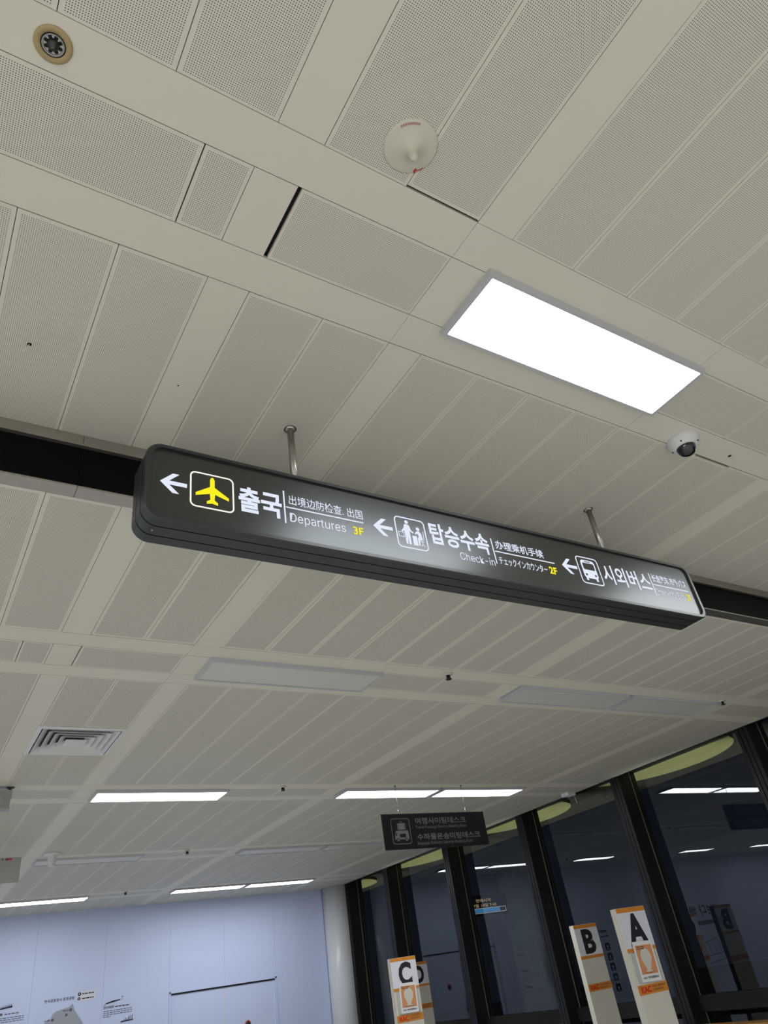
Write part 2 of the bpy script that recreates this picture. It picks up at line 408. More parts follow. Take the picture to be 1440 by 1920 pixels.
korea = [(2.907,2.127),(2.86,2.085),(2.747,2.067),(2.66,2.05),(2.618,2.02),(2.60,1.975),(2.55,1.955),(2.502,1.91),(2.50,1.80),(2.545,1.72),(2.52,1.60),(2.56,1.50),(2.53,1.38),(2.47,1.26),(2.46,1.12),(2.52,1.00),(2.60,1.02),(2.68,.97),(2.80,1.00),(2.90,1.05),(3.02,1.06),(3.12,1.12),(3.18,1.24),(3.17,1.38),(3.20,1.50),(3.165,1.64),(3.12,1.78),(3.05,1.90),(2.99,1.976),(2.95,2.03)]
poly('map_land', [korea], YP, 'mapgrey', gm, G0)
poly('map_island', [[(2.50,.80),(2.58,.78),(2.68,.80),(2.66,.86),(2.56,.865)]], YP, 'mapgrey', gm, G0)
marks = [(2.885,2.045,.020),(2.825,1.985,.018),(2.625,1.945,.018),(2.60,1.83,.02),(2.72,1.62,.018),(2.95,1.55,.02),(3.08,1.35,.018),(2.58,1.24,.018),(2.70,1.12,.018),(3.00,1.18,.018),(2.58,.82,.018)]
polys('map_mark', [circ(a, b, r, 14) for a, b, r in marks], YP-.001, 'ink', gm, G0)
polys('map_mark_centre', [circ(a, b, r*.4, 10) for a, b, r in marks], YP-.002, 'mapgrey', gm, G0)
poly('map_caption', [p for i, (a, b, r) in enumerate(marks[::2]) for p in dashes(a-.12, a-.03, b-.006, .012, 20+i)], YP-.001, 'inkgrey', gm, G0)
text('caption_heading', '양양국제공항', 3.392, 3.560, 1.980, 2.018, YP, 'ink', gm, .02, loc=G0)
poly('caption_subheading', dashes(3.58, 3.815, 1.990, .014, 5), YP, 'ink', gm, G0)
def block(x, z, seed, heading=True):
    o = dashes(x, x+.16, z, .032, seed) + dashes(x+.18, x+.38, z+.006, .014, seed+1) if heading else []
    for k in range(4): o += [p for p in dashes(x, x+(.46 if k < 3 else .12), z-.040-.026*k, .010, seed+k+2)]
    return o
def aircraft_hall(x, z, s=1.0):      # small drawing of a terminal with a sloping striped roof
    return [[(x, z), (x+.20*s, z+.012*s), (x+.20*s, z+.028*s), (x, z+.020*s)]] + [[(x+.05*s+.022*s*k, z+.022*s), (x+.058*s+.022*s*k, z+.022*s), (x+.058*s+.022*s*k, z+(.045+.008*k)*s), (x+.05*s+.022*s*k, z+(.04+.008*k)*s)] for k in range(7)]
poly('caption_text', block(3.395, 1.985, 31, False) + block(3.395, 1.70, 41) + block(3.395, 1.40, 51) + block(3.395, 1.10, 61) + block(3.395, .80, 71), YP, 'inkgrey', gm, G0)
poly('caption_text', block(1.74, 2.10, 33) + block(1.74, 1.78, 43) + block(1.74, 1.46, 53) + block(1.74, 1.14, 63) + block(1.74, .82, 73), YP, 'inkgrey', gm, G0)
poly('terminal_drawing', [[(3.43,2.045),(3.66,2.078),(3.66,2.090),(3.55,2.088),(3.43,2.062)], rc(3.685,3.689,2.07,2.13), rc(3.672,3.70,2.122,2.130), [(3.40,2.02),(3.408,2.02),(3.425,2.06),(3.417,2.06)]] + aircraft_hall(3.68,1.765) + aircraft_hall(3.66,1.46) + aircraft_hall(3.66,1.16), YP, 'ink', gm, G0)
poly('terminal_drawing', [[(1.80,2.175),(2.02,2.195),(2.02,2.185+.03),(1.80,2.19)]] + [[(1.86+.02*k,2.19),(1.868+.02*k,2.19),(1.868+.02*k,2.222+.003*k),(1.86+.02*k,2.212+.003*k)] for k in range(8)] + aircraft_hall(1.98,1.85) + aircraft_hall(1.98,1.53) + aircraft_hall(1.98,1.21), YP, 'ink', gm, G0)
gi = empty('wall_icon_column', (1.0, YW, 0)); tag(gi, 'column of black square pictograms printed on the blue wall beside the map', 'wall graphic')
for k in range(5):
    poly('icon', [rrect(.93, 1.09, 1.60-.21*k, 1.76-.21*k, .02, 4)], YP, 'ink', gi, (-1.0, -YW, 0))
    poly('icon_mark', [circ(1.01, 1.68-.21*k, .032, 12), rc(.97, 1.05, 1.62-.21*k, 1.638-.21*k)], YP-.001, 'wall', gi, (-1.0, -YW, 0))
poly('icon_heading', dashes(.90, 1.16, 1.98, .05, 91) + dashes(.90, 1.16, 1.88, .03, 92), YP, 'ink', gi, (-1.0, -YW, 0))
gt = empty('wall_slogan_graphic', (-2.6, YW, 0)); tag(gt, 'large black Korean slogan and line drawing printed on the blue wall', 'wall graphic')
text('slogan', '"보다 빠르고', -3.62, -1.75, 2.00, 2.28, YP, 'ink', gt, .0, loc=(2.6, -YW, 0))
poly('slogan_second_line', dashes(-3.5, -2.2, 1.80, .10, 101), YP, 'inkgrey', gt, (2.6, -YW, 0))
def seg(x0, z0, x1, z1, w=.012):
    d = math.hypot(x1-x0, z1-z0); nx, nz = -(z1-z0)/d*w/2, (x1-x0)/d*w/2
    return [(x0+nx, z0+nz), (x0-nx, z0-nz), (x1-nx, z1-nz), (x1+nx, z1+nz)]
poly('line_drawing', [seg(-4.3, 1.20, -2.1, 1.05), seg(-4.3, 1.25, -3.4, 1.50), seg(-3.4, 1.50, -2.1, 1.32), seg(-2.1, 1.05, -2.1, 1.32), seg(-4.2, .9, -2.4, .75), seg(-3.9, 1.02, -2.0, .88), seg(-3.4, 1.14, -3.4, 1.50)] + [seg(-4.1+.22*k, 1.19-.015*k, -4.1+.22*k, 1.30+.02*k) for k in range(8)], YP, 'inkgrey', gt, (2.6, -YW, 0))

# corner column
lathe('white_column', [(0, 0), (.28, 0), (.28, Z2+.03), (0, Z2+.03)], 'column', None, (7.79, 14.33, 0), 48)
tag(bpy.data.objects['white_column'], 'round white glossy column in the corner where blue wall meets glazing', 'column')

# glazed side: windows with mullions
MY = [-7.28, -5.31, -3.34, -1.37, .60, 2.57, 4.54, 6.51, 8.48, 10.45, 12.42, 13.96]
MW = .165
for i, y in enumerate(MY):
    far = MY[i+1] if i+1 < len(MY) else None
    w = struct(empty('window_%d' % (i+1), (XG, y, 0)))
    def wp(o, par=None):
        o.parent = w; o.matrix_parent_inverse = Matrix.Translation((-XG, -y, 0)); return o
    # mullion at this window's near end
    mu = wp(box('mullion', 'bronze', 7.955, 8.20, y, y+MW, 0, 3.56))
    for k in range(3):
        r = box('mullion_rib', 'bronze', 7.862, 7.955, y+.004+.054*k, y+.004+.054*k+.046, 0, 3.50, bevel=.004)
        r.parent = mu; r.matrix_parent_inverse = Matrix.Translation((-XG, -y, 0)) @ Matrix.Translation(-(mu.location-Vector((XG, y, 0))))
    for yy in (y-.008, y+MW):
        r = box('glazing_bead', 'bead', 8.085, 8.095, yy, yy+.008, .10, 3.50)
        r.parent = mu; r.matrix_parent_inverse = Matrix.Translation((-XG, -y, 0)) @ Matrix.Translation(-(mu.location-Vector((XG, y, 0))))
    if far:
        wp(box('pane', 'glass', XG, XG+.022, y+MW, far, 1.03, 3.56))
        wp(box('lower_pane', 'glass', XG, XG+.022, y+MW, far, .10, .88))
        wp(box('transom', 'groove', 8.03, 8.18, y+MW, far, .88, 1.03, bevel=.006))
struct(box('trim_2', 'groove', XC+.02, 8.22, YR, YW, 3.515, 3.60))
struct(box('trim_4', 'bronze', XC-.004, XC+.02, YB+.08, YW, 3.452, 3.60))
struct(box('trim_5', 'groove', 8.10, 8.22, YR, YW, 3.56, 3.90))

# ------------------------------------------------------------------ ceiling lamps
def lamp_proto(lit):
    t = empty('ceiling_light')
    bm = bmesh.new(); W, L, T, e = 1.276, .338, .026, .024
    o0 = [(-W/2, -L/2), (W/2, -L/2), (W/2, L/2), (-W/2, L/2)]; i0 = [(x*(1-2*e/W), yy*(1-2*e/L)) for x, yy in o0]
    A = [bm.verts.new((x, yy, .012)) for x, yy in o0]; B = [bm.verts.new((x*(1-.012/W), yy*(1-.02/L), -T)) for x, yy in o0]
    C = [bm.verts.new((x, yy, -T)) for x, yy in i0]; D = [bm.verts.new((x, yy, -T+.008)) for x, yy in i0]
    for P, Q in ((A, B), (B, C), (C, D)):
        for i in range(4): bm.faces.new((P[i], P[(i+1) % 4], Q[(i+1) % 4], Q[i]))
    obj('frame', mesh_from(bm, 'frame', 'lampframe'), t)
    bm = bmesh.new(); addbox(bm, -W/2+e, W/2-e, -L/2+e, L/2-e, -T+.006, 0)
    bm.normal_update()
    me = mesh_from(bm, 'diffuser', ['unlit', 'lit' if lit else 'unlit'])
    for p in me.polygons: p.material_index = 1 if p.normal.z < -.5 else 0
    obj('diffuser', me, t)
    return t
lampspots = []
rows = [(-6.9, Z1, True), (-4.755, Z1, True), (-1.77, Z1, True), (1.2185, Z1, True), (4.160, Z2, False), (7.165, Z2, True), (10.130, Z2, False), (13.140, Z2, True)]  # rows behind the camera are unseen, partly added to lift the ceiling
LB = {(1.2185, 2.087): 'brightly lit rectangular ceiling light on the upper ceiling above the long sign',
      (4.160, 2.087): 'unlit white ceiling light standing alone just beyond the hanging sign',
      (4.160, 4.695): 'unlit ceiling light, left of the pair near the dark glazing',
      (4.160, 6.020): 'unlit ceiling light, right of the pair near the dark glazing',
      (7.165, 2.087): 'lit ceiling light standing alone in the row above the dark meeting-point sign',
      (7.165, 4.695): 'lit ceiling light, left of the pair above the meeting-point sign',
      (7.165, 6.020): 'lit ceiling light, right of the pair above the meeting-point sign',
      (10.130, 2.087): 'unlit ceiling light beside the far cone antenna',
      (10.130, 4.695): 'unlit far ceiling light, left of the pair left of the meeting-point sign',
      (10.130, 6.020): 'unlit far ceiling light, right of the pair behind the meeting-point sign',
      (13.140, 2.087): 'lit ceiling light nearest the blue wall at the left edge of the picture',
      (13.140, 4.695): 'lit ceiling light nearest the blue wall, left of the far pair',
      (13.140, 6.020): 'lit ceiling light nearest the blue wall, right of the far pair'}
protos = {}
for (y, z, lit) in rows:
    for x in (-12.4, -11.1, -8.2, -6.2, -4.9, -3.09, -1.79, 2.087, 4.695, 6.020):  # several left columns are unseen extras that brighten the near ceiling
        if not lit and x < -3: continue
        if x == -3.09 and y > 2: continue
        if lit not in protos: protos[lit] = t = lamp_proto(lit)
        else: t = copy_tree(protos[lit])
        t.location = (x, y, z)
        lab = LB.get((y, x)) or ('lit' if lit else 'unlit') + ' rectangular ceiling light of the unseen set left or behind, partly added as fill'
        tag(t, lab, 'ceiling light', 'rectangular ceiling lights')

# ------------------------------------------------------------------ the long illuminated direction sign
SX0, SX1, SZ0, SZ1, SY = .507, 3.645, 3.050, 3.392, 2.050
sg = empty('direction_sign', (2.076, 2.13, SZ0)); tag(sg, 'long dark illuminated hanging sign to departures, check-in and inter-city buses', 'sign')
SO = (-2.076, -2.13, -SZ0)
RR = .062
out = rrect(SX0, SX1, SZ0, SZ1, RR, 10); inn = rrect(SX0+.024, SX1-.024, SZ0+.020, SZ1-.018, RR-.018, 10)
bev = rrect(SX0+.006, SX1-.006, SZ0+.006, SZ1-.006, RR-.006, 10)
bm = bmesh.new()
def rg(o, y): return [bm.verts.new((a, y, b)) for a, b in o]
R = [rg(out, SY+.046), rg(out, SY+.005), rg(bev, SY), rg(inn, SY), rg(inn, SY+.014)]
for P, Q in zip(R, R[1:]):
    for i in range(len(P)): bm.faces.new((P[i], P[(i+1) % len(P)], Q[(i+1) % len(P)], Q[i]))
obj('front_rim', mesh_from(bm, 'front_rim', 'signframe'), sg, SO)
small = rrect(SX0+.005, SX1-.005, SZ0+.005, SZ1-.005, RR-.005, 10)
prism('groove', small, SY+.046, SY+.052, 'groove', sg, SO)
prism('body', out, SY+.052, SY+.106, 'signframe', sg, SO)
prism('groove', small, SY+.106, SY+.112, 'groove', sg, SO)
prism('rear_rim', out, SY+.112, SY+.160, 'signframe', sg, SO)
prism('face', inn, SY+.012, SY+.016, 'face', sg, SO)
for px in (.56, 2.9):
    s_ = lathe('screw', [(0, -.002), (.004, -.001), (.004, .002)], 'bead', sg, (px-2.076, 2.128-2.13, -.001), 10)
YF = SY+.011
def stx(name, s, x0, x1, z0, z1, m='glowwhite', bold=0.0): return text(name, s, x0, x1, z0, z1, YF, m, sg, bold, loc=SO)
def spoly(name, ol, m='glowwhite', dy=0.0): return poly(name, ol, YF-dy, m, sg, SO)
def spolys(name, ol, m='glowwhite', dy=0.0): polys(name, ol, YF-dy, m, sg, SO)
def arrow(x0, x1):
    zc = 3.2245
    spoly('arrow', [[(x0+.012, zc-.0085), (x1, zc-.0085), (x1, zc+.0085), (x0+.012, zc+.0085)],
                    [(x0, zc), (x0+.046, zc+.044), (x0+.070, zc+.044), (x0+.024, zc), (x0+.070, zc-.044), (x0+.046, zc-.044)]])
def iconbox(x0, x1, m):
    ring_prism('icon_border', rrect(x0, x1, 3.141, 3.303, .022, 6), rrect(x0+.006, x1-.006, 3.147, 3.297, .017, 6), YF, YF+.0008, m, sg, SO)
# departures
arrow(.562, .661); iconbox(.672, .843, 'glowedge')
pl = [(.758, 3.289), (.764, 3.285), (.767, 3.275), (.767, 3.243), (.822, 3.206), (.822, 3.193), (.768, 3.211), (.766, 3.184), (.779, 3.174), (.779, 3.163), (.757, 3.168), (.736, 3.163), (.736, 3.174), (.750, 3.184), (.748, 3.211), (.694, 3.193), (.694, 3.206), (.749, 3.243), (.749, 3.275), (.752, 3.285)]
spoly('aeroplane_pictogram', [pl], 'glowyellow')
stx('lettering', '출국', .861, 1.041, 3.160, 3.280, bold=.030)
spolys('divider', [rc(1.050, 1.056, 3.146, 3.302), rc(1.060, 1.416, 3.222, 3.2275)])
stx('lettering', '出境边防检查. 出国', 1.074, 1.416, 3.240, 3.288, bold=.003)
stx('lettering', 'Departures', 1.073, 1.324, 3.146, 3.200, bold=0)
stx('floor_number', '3F', 1.360, 1.409, 3.158, 3.197, 'glowyellow', .02)
# check-in
arrow(1.464, 1.562); iconbox(1.578, 1.740, 'glowwhite')
spoly('check_in_pictogram', [circ(1.642, 3.279, .0095, 16),
    [(1.628,3.266),(1.650,3.266),(1.655,3.258),(1.660,3.238),(1.672,3.230),(1.669,3.224),(1.656,3.230),(1.652,3.238),(1.652,3.215),(1.650,3.163),(1.640,3.163),(1.638,3.208),(1.634,3.163),(1.624,3.163),(1.624,3.232),(1.612,3.222),(1.608,3.228),(1.622,3.245)],
    circ(1.698, 3.253, .0095, 16), [(1.690,3.240),(1.702,3.242),(1.712,3.232),(1.716,3.202),(1.716,3.196),(1.700,3.196),(1.698,3.166),(1.690,3.166),(1.690,3.204),(1.697,3.212),(1.694,3.228),(1.680,3.222),(1.678,3.228)],
    rc(1.662, 1.686, 3.163, 3.212), [(1.724,3.246),(1.727,3.246),(1.723,3.198),(1.720,3.198)], seg(1.700,3.190,1.724,3.190,.003), seg(1.712,3.190,1.712,3.172,.003), seg(1.702,3.164,1.712,3.174,.003), seg(1.724,3.164,1.712,3.174,.003)])
ring_prism('suitcase_pictogram', rc(1.590, 1.620, 3.196, 3.222), rc(1.593, 1.617, 3.199, 3.219), YF, YF+.0008, 'glowwhite', sg, SO)
stx('lettering', '탑승수속', 1.763, 2.106, 3.192, 3.307, bold=.026)
stx('lettering', 'Check-in', 1.911, 2.116, 3.136, 3.176, bold=0)
spolys('divider', [rc(2.125, 2.131, 3.153, 3.291), rc(2.136, 2.522, 3.2195, 3.225)])
stx('lettering', '办理乘机手续', 2.148, 2.458, 3.238, 3.287, bold=.012)
stx('lettering', 'チェックインカウンター', 2.146, 2.456, 3.152, 3.196, bold=.010)
stx('floor_number', '2F', 2.470, 2.522, 3.156, 3.197, 'glowyellow', .03)
# inter-city bus
arrow(2.575, 2.682); iconbox(2.692, 2.853, 'glowwhite')
bus = rrect(2.722, 2.824, 3.176, 3.284, .018, 6)
spoly('bus_pictogram', [bus, rc(2.730, 2.744, 3.163, 3.180), rc(2.802, 2.816, 3.163, 3.180)])
spolys('bus_pictogram_window', [rrect(2.732, 2.814, 3.226, 3.266, .008, 4), rc(2.752, 2.794, 3.272, 3.277), circ(2.740, 3.196, .007, 12), circ(2.806, 3.196, .007, 12)], 'face', .001)
stx('lettering', '시외버스', 2.872, 3.250, 3.166, 3.283, bold=.016)
spolys('divider', [rc(3.260, 3.266, 3.151, 3.291), rc(3.270, 3.574, 3.2175, 3.223)])
stx('lettering', '长途汽车.市外バス', 3.277, 3.576, 3.238, 3.290, bold=.016)
stx('lettering', 'Inter-city Bus', 3.274, 3.512, 3.144, 3.198, bold=0)
stx('floor_number', '2F', 3.532, 3.572, 3.155, 3.198, 'glowyellow', .012)
for k, px in enumerate((1.149, 3.048)):
    t = empty('hanger_pole', (px, 2.135, SZ1)); tag(t, 'thin steel pole hanging the long sign, %s' % ('above the departures lettering' if k == 0 else 'nearer the security dome camera'), 'pole', 'sign hanger poles')
    lathe('rod', [(0, -.004), (.0155, -.004), (.0155, Z1-SZ1), (0, Z1-SZ1)], 'steel', t, n=24)
    lathe('flange', [(.0155, Z1-SZ1-.010), (.021, Z1-SZ1-.009), (.026, Z1-SZ1-.002), (.026, Z1-SZ1+.001)], 'steel', t, n=28)
    lathe('collar_ring', [(.0265, Z1-SZ1-.003), (.0285, Z1-SZ1-.001), (.0265, Z1-SZ1+.001)], 'darkgrey', t, n=28)

# ------------------------------------------------------------------ the smaller dark hanging sign
HX0, HX1, HZ0, HZ1, HY = 4.372, 5.795, 2.797, 3.149, 6.90
hs = empty('meeting_point_sign', (5.083, HY, HZ0)); tag(hs, 'dark navy hanging sign for travel and baggage service meeting points', 'sign')
HO = (-5.083, -HY, -HZ0)
box('board', 'navy', HX0+.008-5.083, HX1-5.083, -.012, .012, 0, HZ1-HZ0, hs)
box('edge_trim', 'bead', HX0-5.083, HX0+.008-5.083, -.014, .014, 0, HZ1-HZ0, hs); box('top_trim', 'darkgrey', HX0-5.083, HX1-5.083, -.014, .014, HZ1-HZ0, HZ1-HZ0+.006, hs)
for px in (4.622, 5.552):
    o = tube('suspension_wire', [(px-5.083, 0, HZ1-HZ0), (px-5.083, 0, Z2-HZ0)], .003, 'bead', hs, 8)
    lathe('wire_gripper', [(0, .006), (.007, .006), (.006, .05), (0, .055)], 'steel', o, (px-5.083, 0, HZ1-HZ0), 12)
    lathe('ceiling_anchor', [(0, -.014), (.010, -.012), (.010, 0)], 'darkgrey', o, (px-5.083, 0, Z2-HZ0), 12)
YH = HY-.0135
def ht(s, x0, x1, z0, z1, b=0.0): text('lettering', s, x0, x1, z0, z1, YH, 'signgrey', hs, b, loc=HO)
ht('여행사미팅데스크', 4.812, 5.516, 3.040, 3.108, .012); ht('Travel Package Service Meeting Point', 4.806, 5.515, 2.988, 3.026)
ht('수하물운송미팅데스크', 4.809, 5.688, 2.878, 2.944, .012); ht('Baggage Delivery Service Meeting Point', 4.802, 5.564, 2.824, 2.864)
ring_prism('icon_border', rrect(4.490, 4.733, 2.848, 3.107, .03, 6), rrect(4.496, 4.727, 2.854, 3.101, .025, 6), YH, YH+.0008, 'signgrey', hs, HO)
poly('suitcase_pictogram', [rc(4.585, 4.657, 2.993, 3.058), rc(4.570, 4.580, 2.993, 3.058), rc(4.662, 4.672, 2.993, 3.058), seg(4.605, 3.060, 4.610, 3.076, .005), seg(4.637, 3.060, 4.632, 3.076, .005), seg(4.608, 3.076, 4.634, 3.076, .005)], YH, 'signgrey', hs, HO)
poly('van_pictogram', [[(4.520,2.894),(4.524,2.925),(4.538,2.975),(4.548,2.984),(4.694,2.984),(4.700,2.978),(4.704,2.894)], circ(4.560, 2.893, .016, 14), circ(4.668, 2.893, .016, 14)], YH, 'signgrey', hs, HO)
polys('van_pictogram_window', [rc(4.588, 4.664, 2.915, 2.950), [(4.534,2.935),(4.550,2.935),(4.550,2.966),(4.543,2.966)]], YH-.001, 'navy', hs, HO)

# ------------------------------------------------------------------ small ceiling fittings
def fit(name, x, y, z, label, cat, group=None):
    t = empty(name, (x, y, z)); return tag(t, label, cat, group)
t = fit('recessed_sensor', -.044, 1.004, Z1, 'round black sprinkler in a tan ring on the upper ceiling', 'sprinkler')
lathe('ring', [(.047, .001), (.047, -.003), (.045, -.005), (.031, -.005), (.030, -.001)], 'gold', t, n=48)
lathe('dark_gap', [(.0305, -.004), (.0275, -.004), (.0275, .001)], 'groove', t, n=40)
lathe('cup', [(.0275, -.0045), (.0255, -.005), (.0235, -.0035), (.0225, .012), (0, .012)], 'greyplastic', t, n=40)
for k in range(8):
    a = 2*math.pi*k/8+.2
    lathe('slot', [(0, -.0038), (.0040, -.0034), (.0052, -.001), (.0052, .010)], 'groove', t, (.0182*math.cos(a), .0182*math.sin(a), .001), 14)
lathe('core', [(0, -.017), (.006, -.0165), (.010, -.013), (.0155, -.006), (.0165, .010)], 'sensor', t, n=28)
lathe('core_ring', [(.0045, -.0175), (.0062, -.0172), (.0062, -.0160)], 'darkgrey', t, n=20)
for k in range(3):
    a = 2*math.pi*k/3+.5
    box('core_fin', 'bead', .0018*math.cos(a)-.0009, .0018*math.cos(a)+.0009, .0018*math.sin(a)-.0012, .0018*math.sin(a)+.0012, -.0185, -.016, t)

def antenna(x, y, z, R, prof, label, m):
    t = fit('ceiling_antenna', x, y, z, label, 'antenna')
    lathe('dome', prof, m, t, n=56); return t
a = antenna(.940, .806, Z1, .0855, [(0, -.074), (.006, -.0735), (.010, -.070), (.012, -.062), (.014, -.048), (.019, -.034), (.028, -.022), (.045, -.013), (.065, -.008), (.080, -.006), (.0855, -.003), (.0855, 0)], 'round ivory cone antenna with faded red print on the upper ceiling', 'ivory')
def arc_print(name, r, a0, a1, th, m, zoff, gaps):
    bm = bmesh.new()
    for k in range(gaps):
        s0 = a0+(a1-a0)*k/gaps; s1 = s0+(a1-a0)/gaps*.72
        vs = [(r*math.cos(s0), r*math.sin(s0)), (r*math.cos(s1), r*math.sin(s1)), ((r+th)*math.cos(s1), (r+th)*math.sin(s1)), ((r+th)*math.cos(s0), (r+th)*math.sin(s0))]
        lo = [bm.verts.new((p, q, zoff)) for p, q in vs]; hi = [bm.verts.new((p, q, zoff+.002)) for p, q in vs]
        bm.faces.new(lo); bm.faces.new(hi[::-1])
        for i in range(4): bm.faces.new((lo[i], lo[(i+1) % 4], hi[(i+1) % 4], hi[i]))
    return obj(name, mesh_from(bm, name, m), a)
th0 = math.atan2(-.068, -.045)      # towards the top of the picture
arc_print('faded_print', .070, th0-.42, th0+.42, .007, 'palered', -.0083, 9)
th1 = th0+math.pi-.22
for r, d, w, m in ((.079, .10, .0060, 'red'), (.0735, .04, .0045, 'red')):
    bm = bmesh.new(); cx, cy = r*math.cos(th1+d), r*math.sin(th1+d)
    vs = [(cx-w, cy-w*.4), (cx+w*.2, cy-w), (cx+w, cy+w*.3), (cx-w*.1, cy+w*.8)]
    lo = [bm.verts.new((p, q, -.0088)) for p, q in vs]; bm.faces.new(lo); obj('logo_print', mesh_from(bm, 'logo_print', m), a)
arc_print('logo_lettering', .078, th1-.26, th1+.02, .003, 'red', -.0075, 6)
antenna(1.585, 9.72, Z2, .10, [(0, -.135), (.030, -.133), (.038, -.124), (.052, -.030), (.056, -.016), (.095, -.010), (.10, -.004), (.10, 0)], 'white cone antenna on the far ceiling beside an unlit light', 'whiteplastic')

t = fit('dome_camera', 3.070, 1.462, Z1, 'white security dome camera with black glass on the upper ceiling', 'camera')
lathe('base', [(.082, 0), (.082, -.010), (.079, -.018), (.070, -.034), (.058, -.048), (.049, -.052), (.047, -.050)], 'whiteplastic', t, n=56)
lathe('dome', [(.0475, -.050), (.047, -.058), (.043, -.072), (.034, -.085), (.020, -.093), (0, -.096)], 'dome', t, n=48)
for k in range(4):
    an = math.radians(20+90*k); s_ = lathe('screw', [(0, -.002), (.0045, -.001), (.0045, .003)], 'ink', t, (.066*math.cos(an), .066*math.sin(an), -.041), 10)
lathe('lens', [(0, -.0945), (.010, -.0935), (.012, -.088)], 'sensor', t, (.012, -.010, .004), 20)

M['face'].node_tree.nodes['Principled BSDF'].inputs['Specular Tint'].default_value = (.84, .94, 1.0, 1)
SPR = {(3.243, 3.925): 'small brass sprinkler between unlit lights just beyond the long sign', (6.62, 3.95): 'small sprinkler by the right end of the unlit pair of lights', (3.26, 6.915): 'small sprinkler between lit lights left of the meeting-point sign',
       (3.25, 9.90): 'small sprinkler in the band of the far unlit lights', (3.24, 12.88): 'smallest sprinkler, in the light row nearest the blue wall'}
for (x, y), lab in SPR.items():
    t = fit('fire_sprinkler', x, y, Z2, lab, 'sprinkler', 'ceiling sprinklers')
    lathe('plate', [(0, -.001), (.036, -.001), (.038, -.003), (.020, -.010), (.016, -.012)], 'ivory', t, n=28)
    lathe('head', [(0, -.042), (.022, -.042), (.022, -.038), (.010, -.034), (.010, -.010)], 'sensor', t, n=16)
    for s_ in (-1, 1): box('frame_arm', 'sensor', s_*.014-.003, s_*.014+.003, -.003, .003, -.038, -.006, t)

# air diffuser
VX0, VX1, VY0, VY1 = .690, 1.300, 5.350, 5.990
t = fit('air_diffuser', (VX0+VX1)/2, (VY0+VY1)/2, Z2, 'square white louvred air diffuser in the far ceiling', 'air vent')
hw, hl = (VX1-VX0)/2, (VY1-VY0)/2
def sqring(name, a, za, b, zb, m, thick=.003):
    bm = bmesh.new()
    P = [bm.verts.new((sx_*hw*a, sy_*hl*a, za)) for sx_, sy_ in ((-1, -1), (1, -1), (1, 1), (-1, 1))]
    Q = [bm.verts.new((sx_*hw*b, sy_*hl*b, zb)) for sx_, sy_ in ((-1, -1), (1, -1), (1, 1), (-1, 1))]
    P2 = [bm.verts.new((v.co.x, v.co.y, v.co.z+thick)) for v in P]; Q2 = [bm.verts.new((v.co.x, v.co.y, v.co.z+thick)) for v in Q]
    for i in range(4):
        j = (i+1) % 4
        bm.faces.new((P[i], P[j], Q[j], Q[i])); bm.faces.new((P2[i], Q2[i], Q2[j], P2[j])); bm.faces.new((P[i], P2[i], P2[j], P[j])); bm.faces.new((Q[i], Q[j], Q2[j], Q2[i]))
    return obj(name, mesh_from(bm, name, m), t)
sqring('frame', 1.0, -.004, .90, -.010, 'whiteplastic', .006)
for k, a_ in enumerate((.875, .715, .555, .395)): sqring('louvre', a_, -.012, a_-.165, .030, 'whiteplastic')
bm = bmesh.new(); B_ = [bm.verts.new((sx_*hw*.245, sy_*hl*.245, -.012)) for sx_, sy_ in ((-1, -1), (1, -1), (1, 1), (-1, 1))]; top = bm.verts.new((0, 0, .02))
bm.faces.new(B_)
for i in range(4): bm.faces.new((B_[i], B_[(i+1) % 4], top))
obj('centre_cone', mesh_from(bm, 'centre_cone', 'whiteplastic'), t)
box('duct_back', 'plenum', -hw*.97, hw*.97, -hl*.97, hl*.97, .030, .034, t)

# hook, edge camera, hanging panel at the left edge, small box by the glazing
t = fit('ceiling_hook', .07, 2.06, Z1, 'tiny white wire hook poking from a ceiling hole at the left', 'hook')
lathe('hole_ring', [(0, -.001), (.008, -.001), (.008, .002)], 'groove', t, n=14)
tube('wire', [(0, 0, .002), (-.002, 0, -.012), (-.008, .002, -.026), (-.016, .004, -.038)], .0022, 'whiteplastic', t, 8)
t = fit('box_camera', .675, 6.90, Z2, 'small grey box camera under the ceiling at the left picture edge', 'camera')
box('housing', 'greyplastic', -.12, .075, -.05, .05, -.185, -.030, t, bevel=.008)
lathe('mount', [(0, -.032), (.012, -.032), (.014, -.010), (.032, -.006), (.034, 0)], 'darkgrey', t, (.06, 0, 0), 20)
box('lit_edge', 'whiteplastic', .068, .078, -.052, .052, -.175, -.110, t); lathe('screw', [(0, -.002), (.006, 0), (0, .002)], 'ink', t, (.02, -.051, -.10), 10)  # white strip paints the light caught on the housing's right edge
t = fit('hanging_panel', .90, 9.10, 3.08, 'plain grey hanging sign panel cut by the left picture edge', 'sign')
box('board', 'greyplastic', -.60, .275, -.012, .012, 0, .245, t, bevel=.003)
for px in (-.45, -.06): tube('suspension_wire', [(px, 0, .245), (px, 0, Z2-3.08)], .003, 'bead', t, 8)
poly('small_mark', [rc(.12, .146, .218, .232), circ(.092, .225, .007, 10)], -.0135, 'ink', t); poly('red_mark', [rc(.146, .182, .216, .236)], -.0135, 'red', t)
t = fit('sensor_box', 7.70, 7.30, Z2, 'small white sensor box on the ceiling edge by the glazing', 'sensor')
box('case', 'whiteplastic', -.06, .08, -.07, .07, -.045, 0, t, bevel=.006)
tube('lead', [(.06, -.04, -.04), (.07, -.05, -.08), (.075, -.052, -.15)], .003, 'whiteplastic', t, 8)

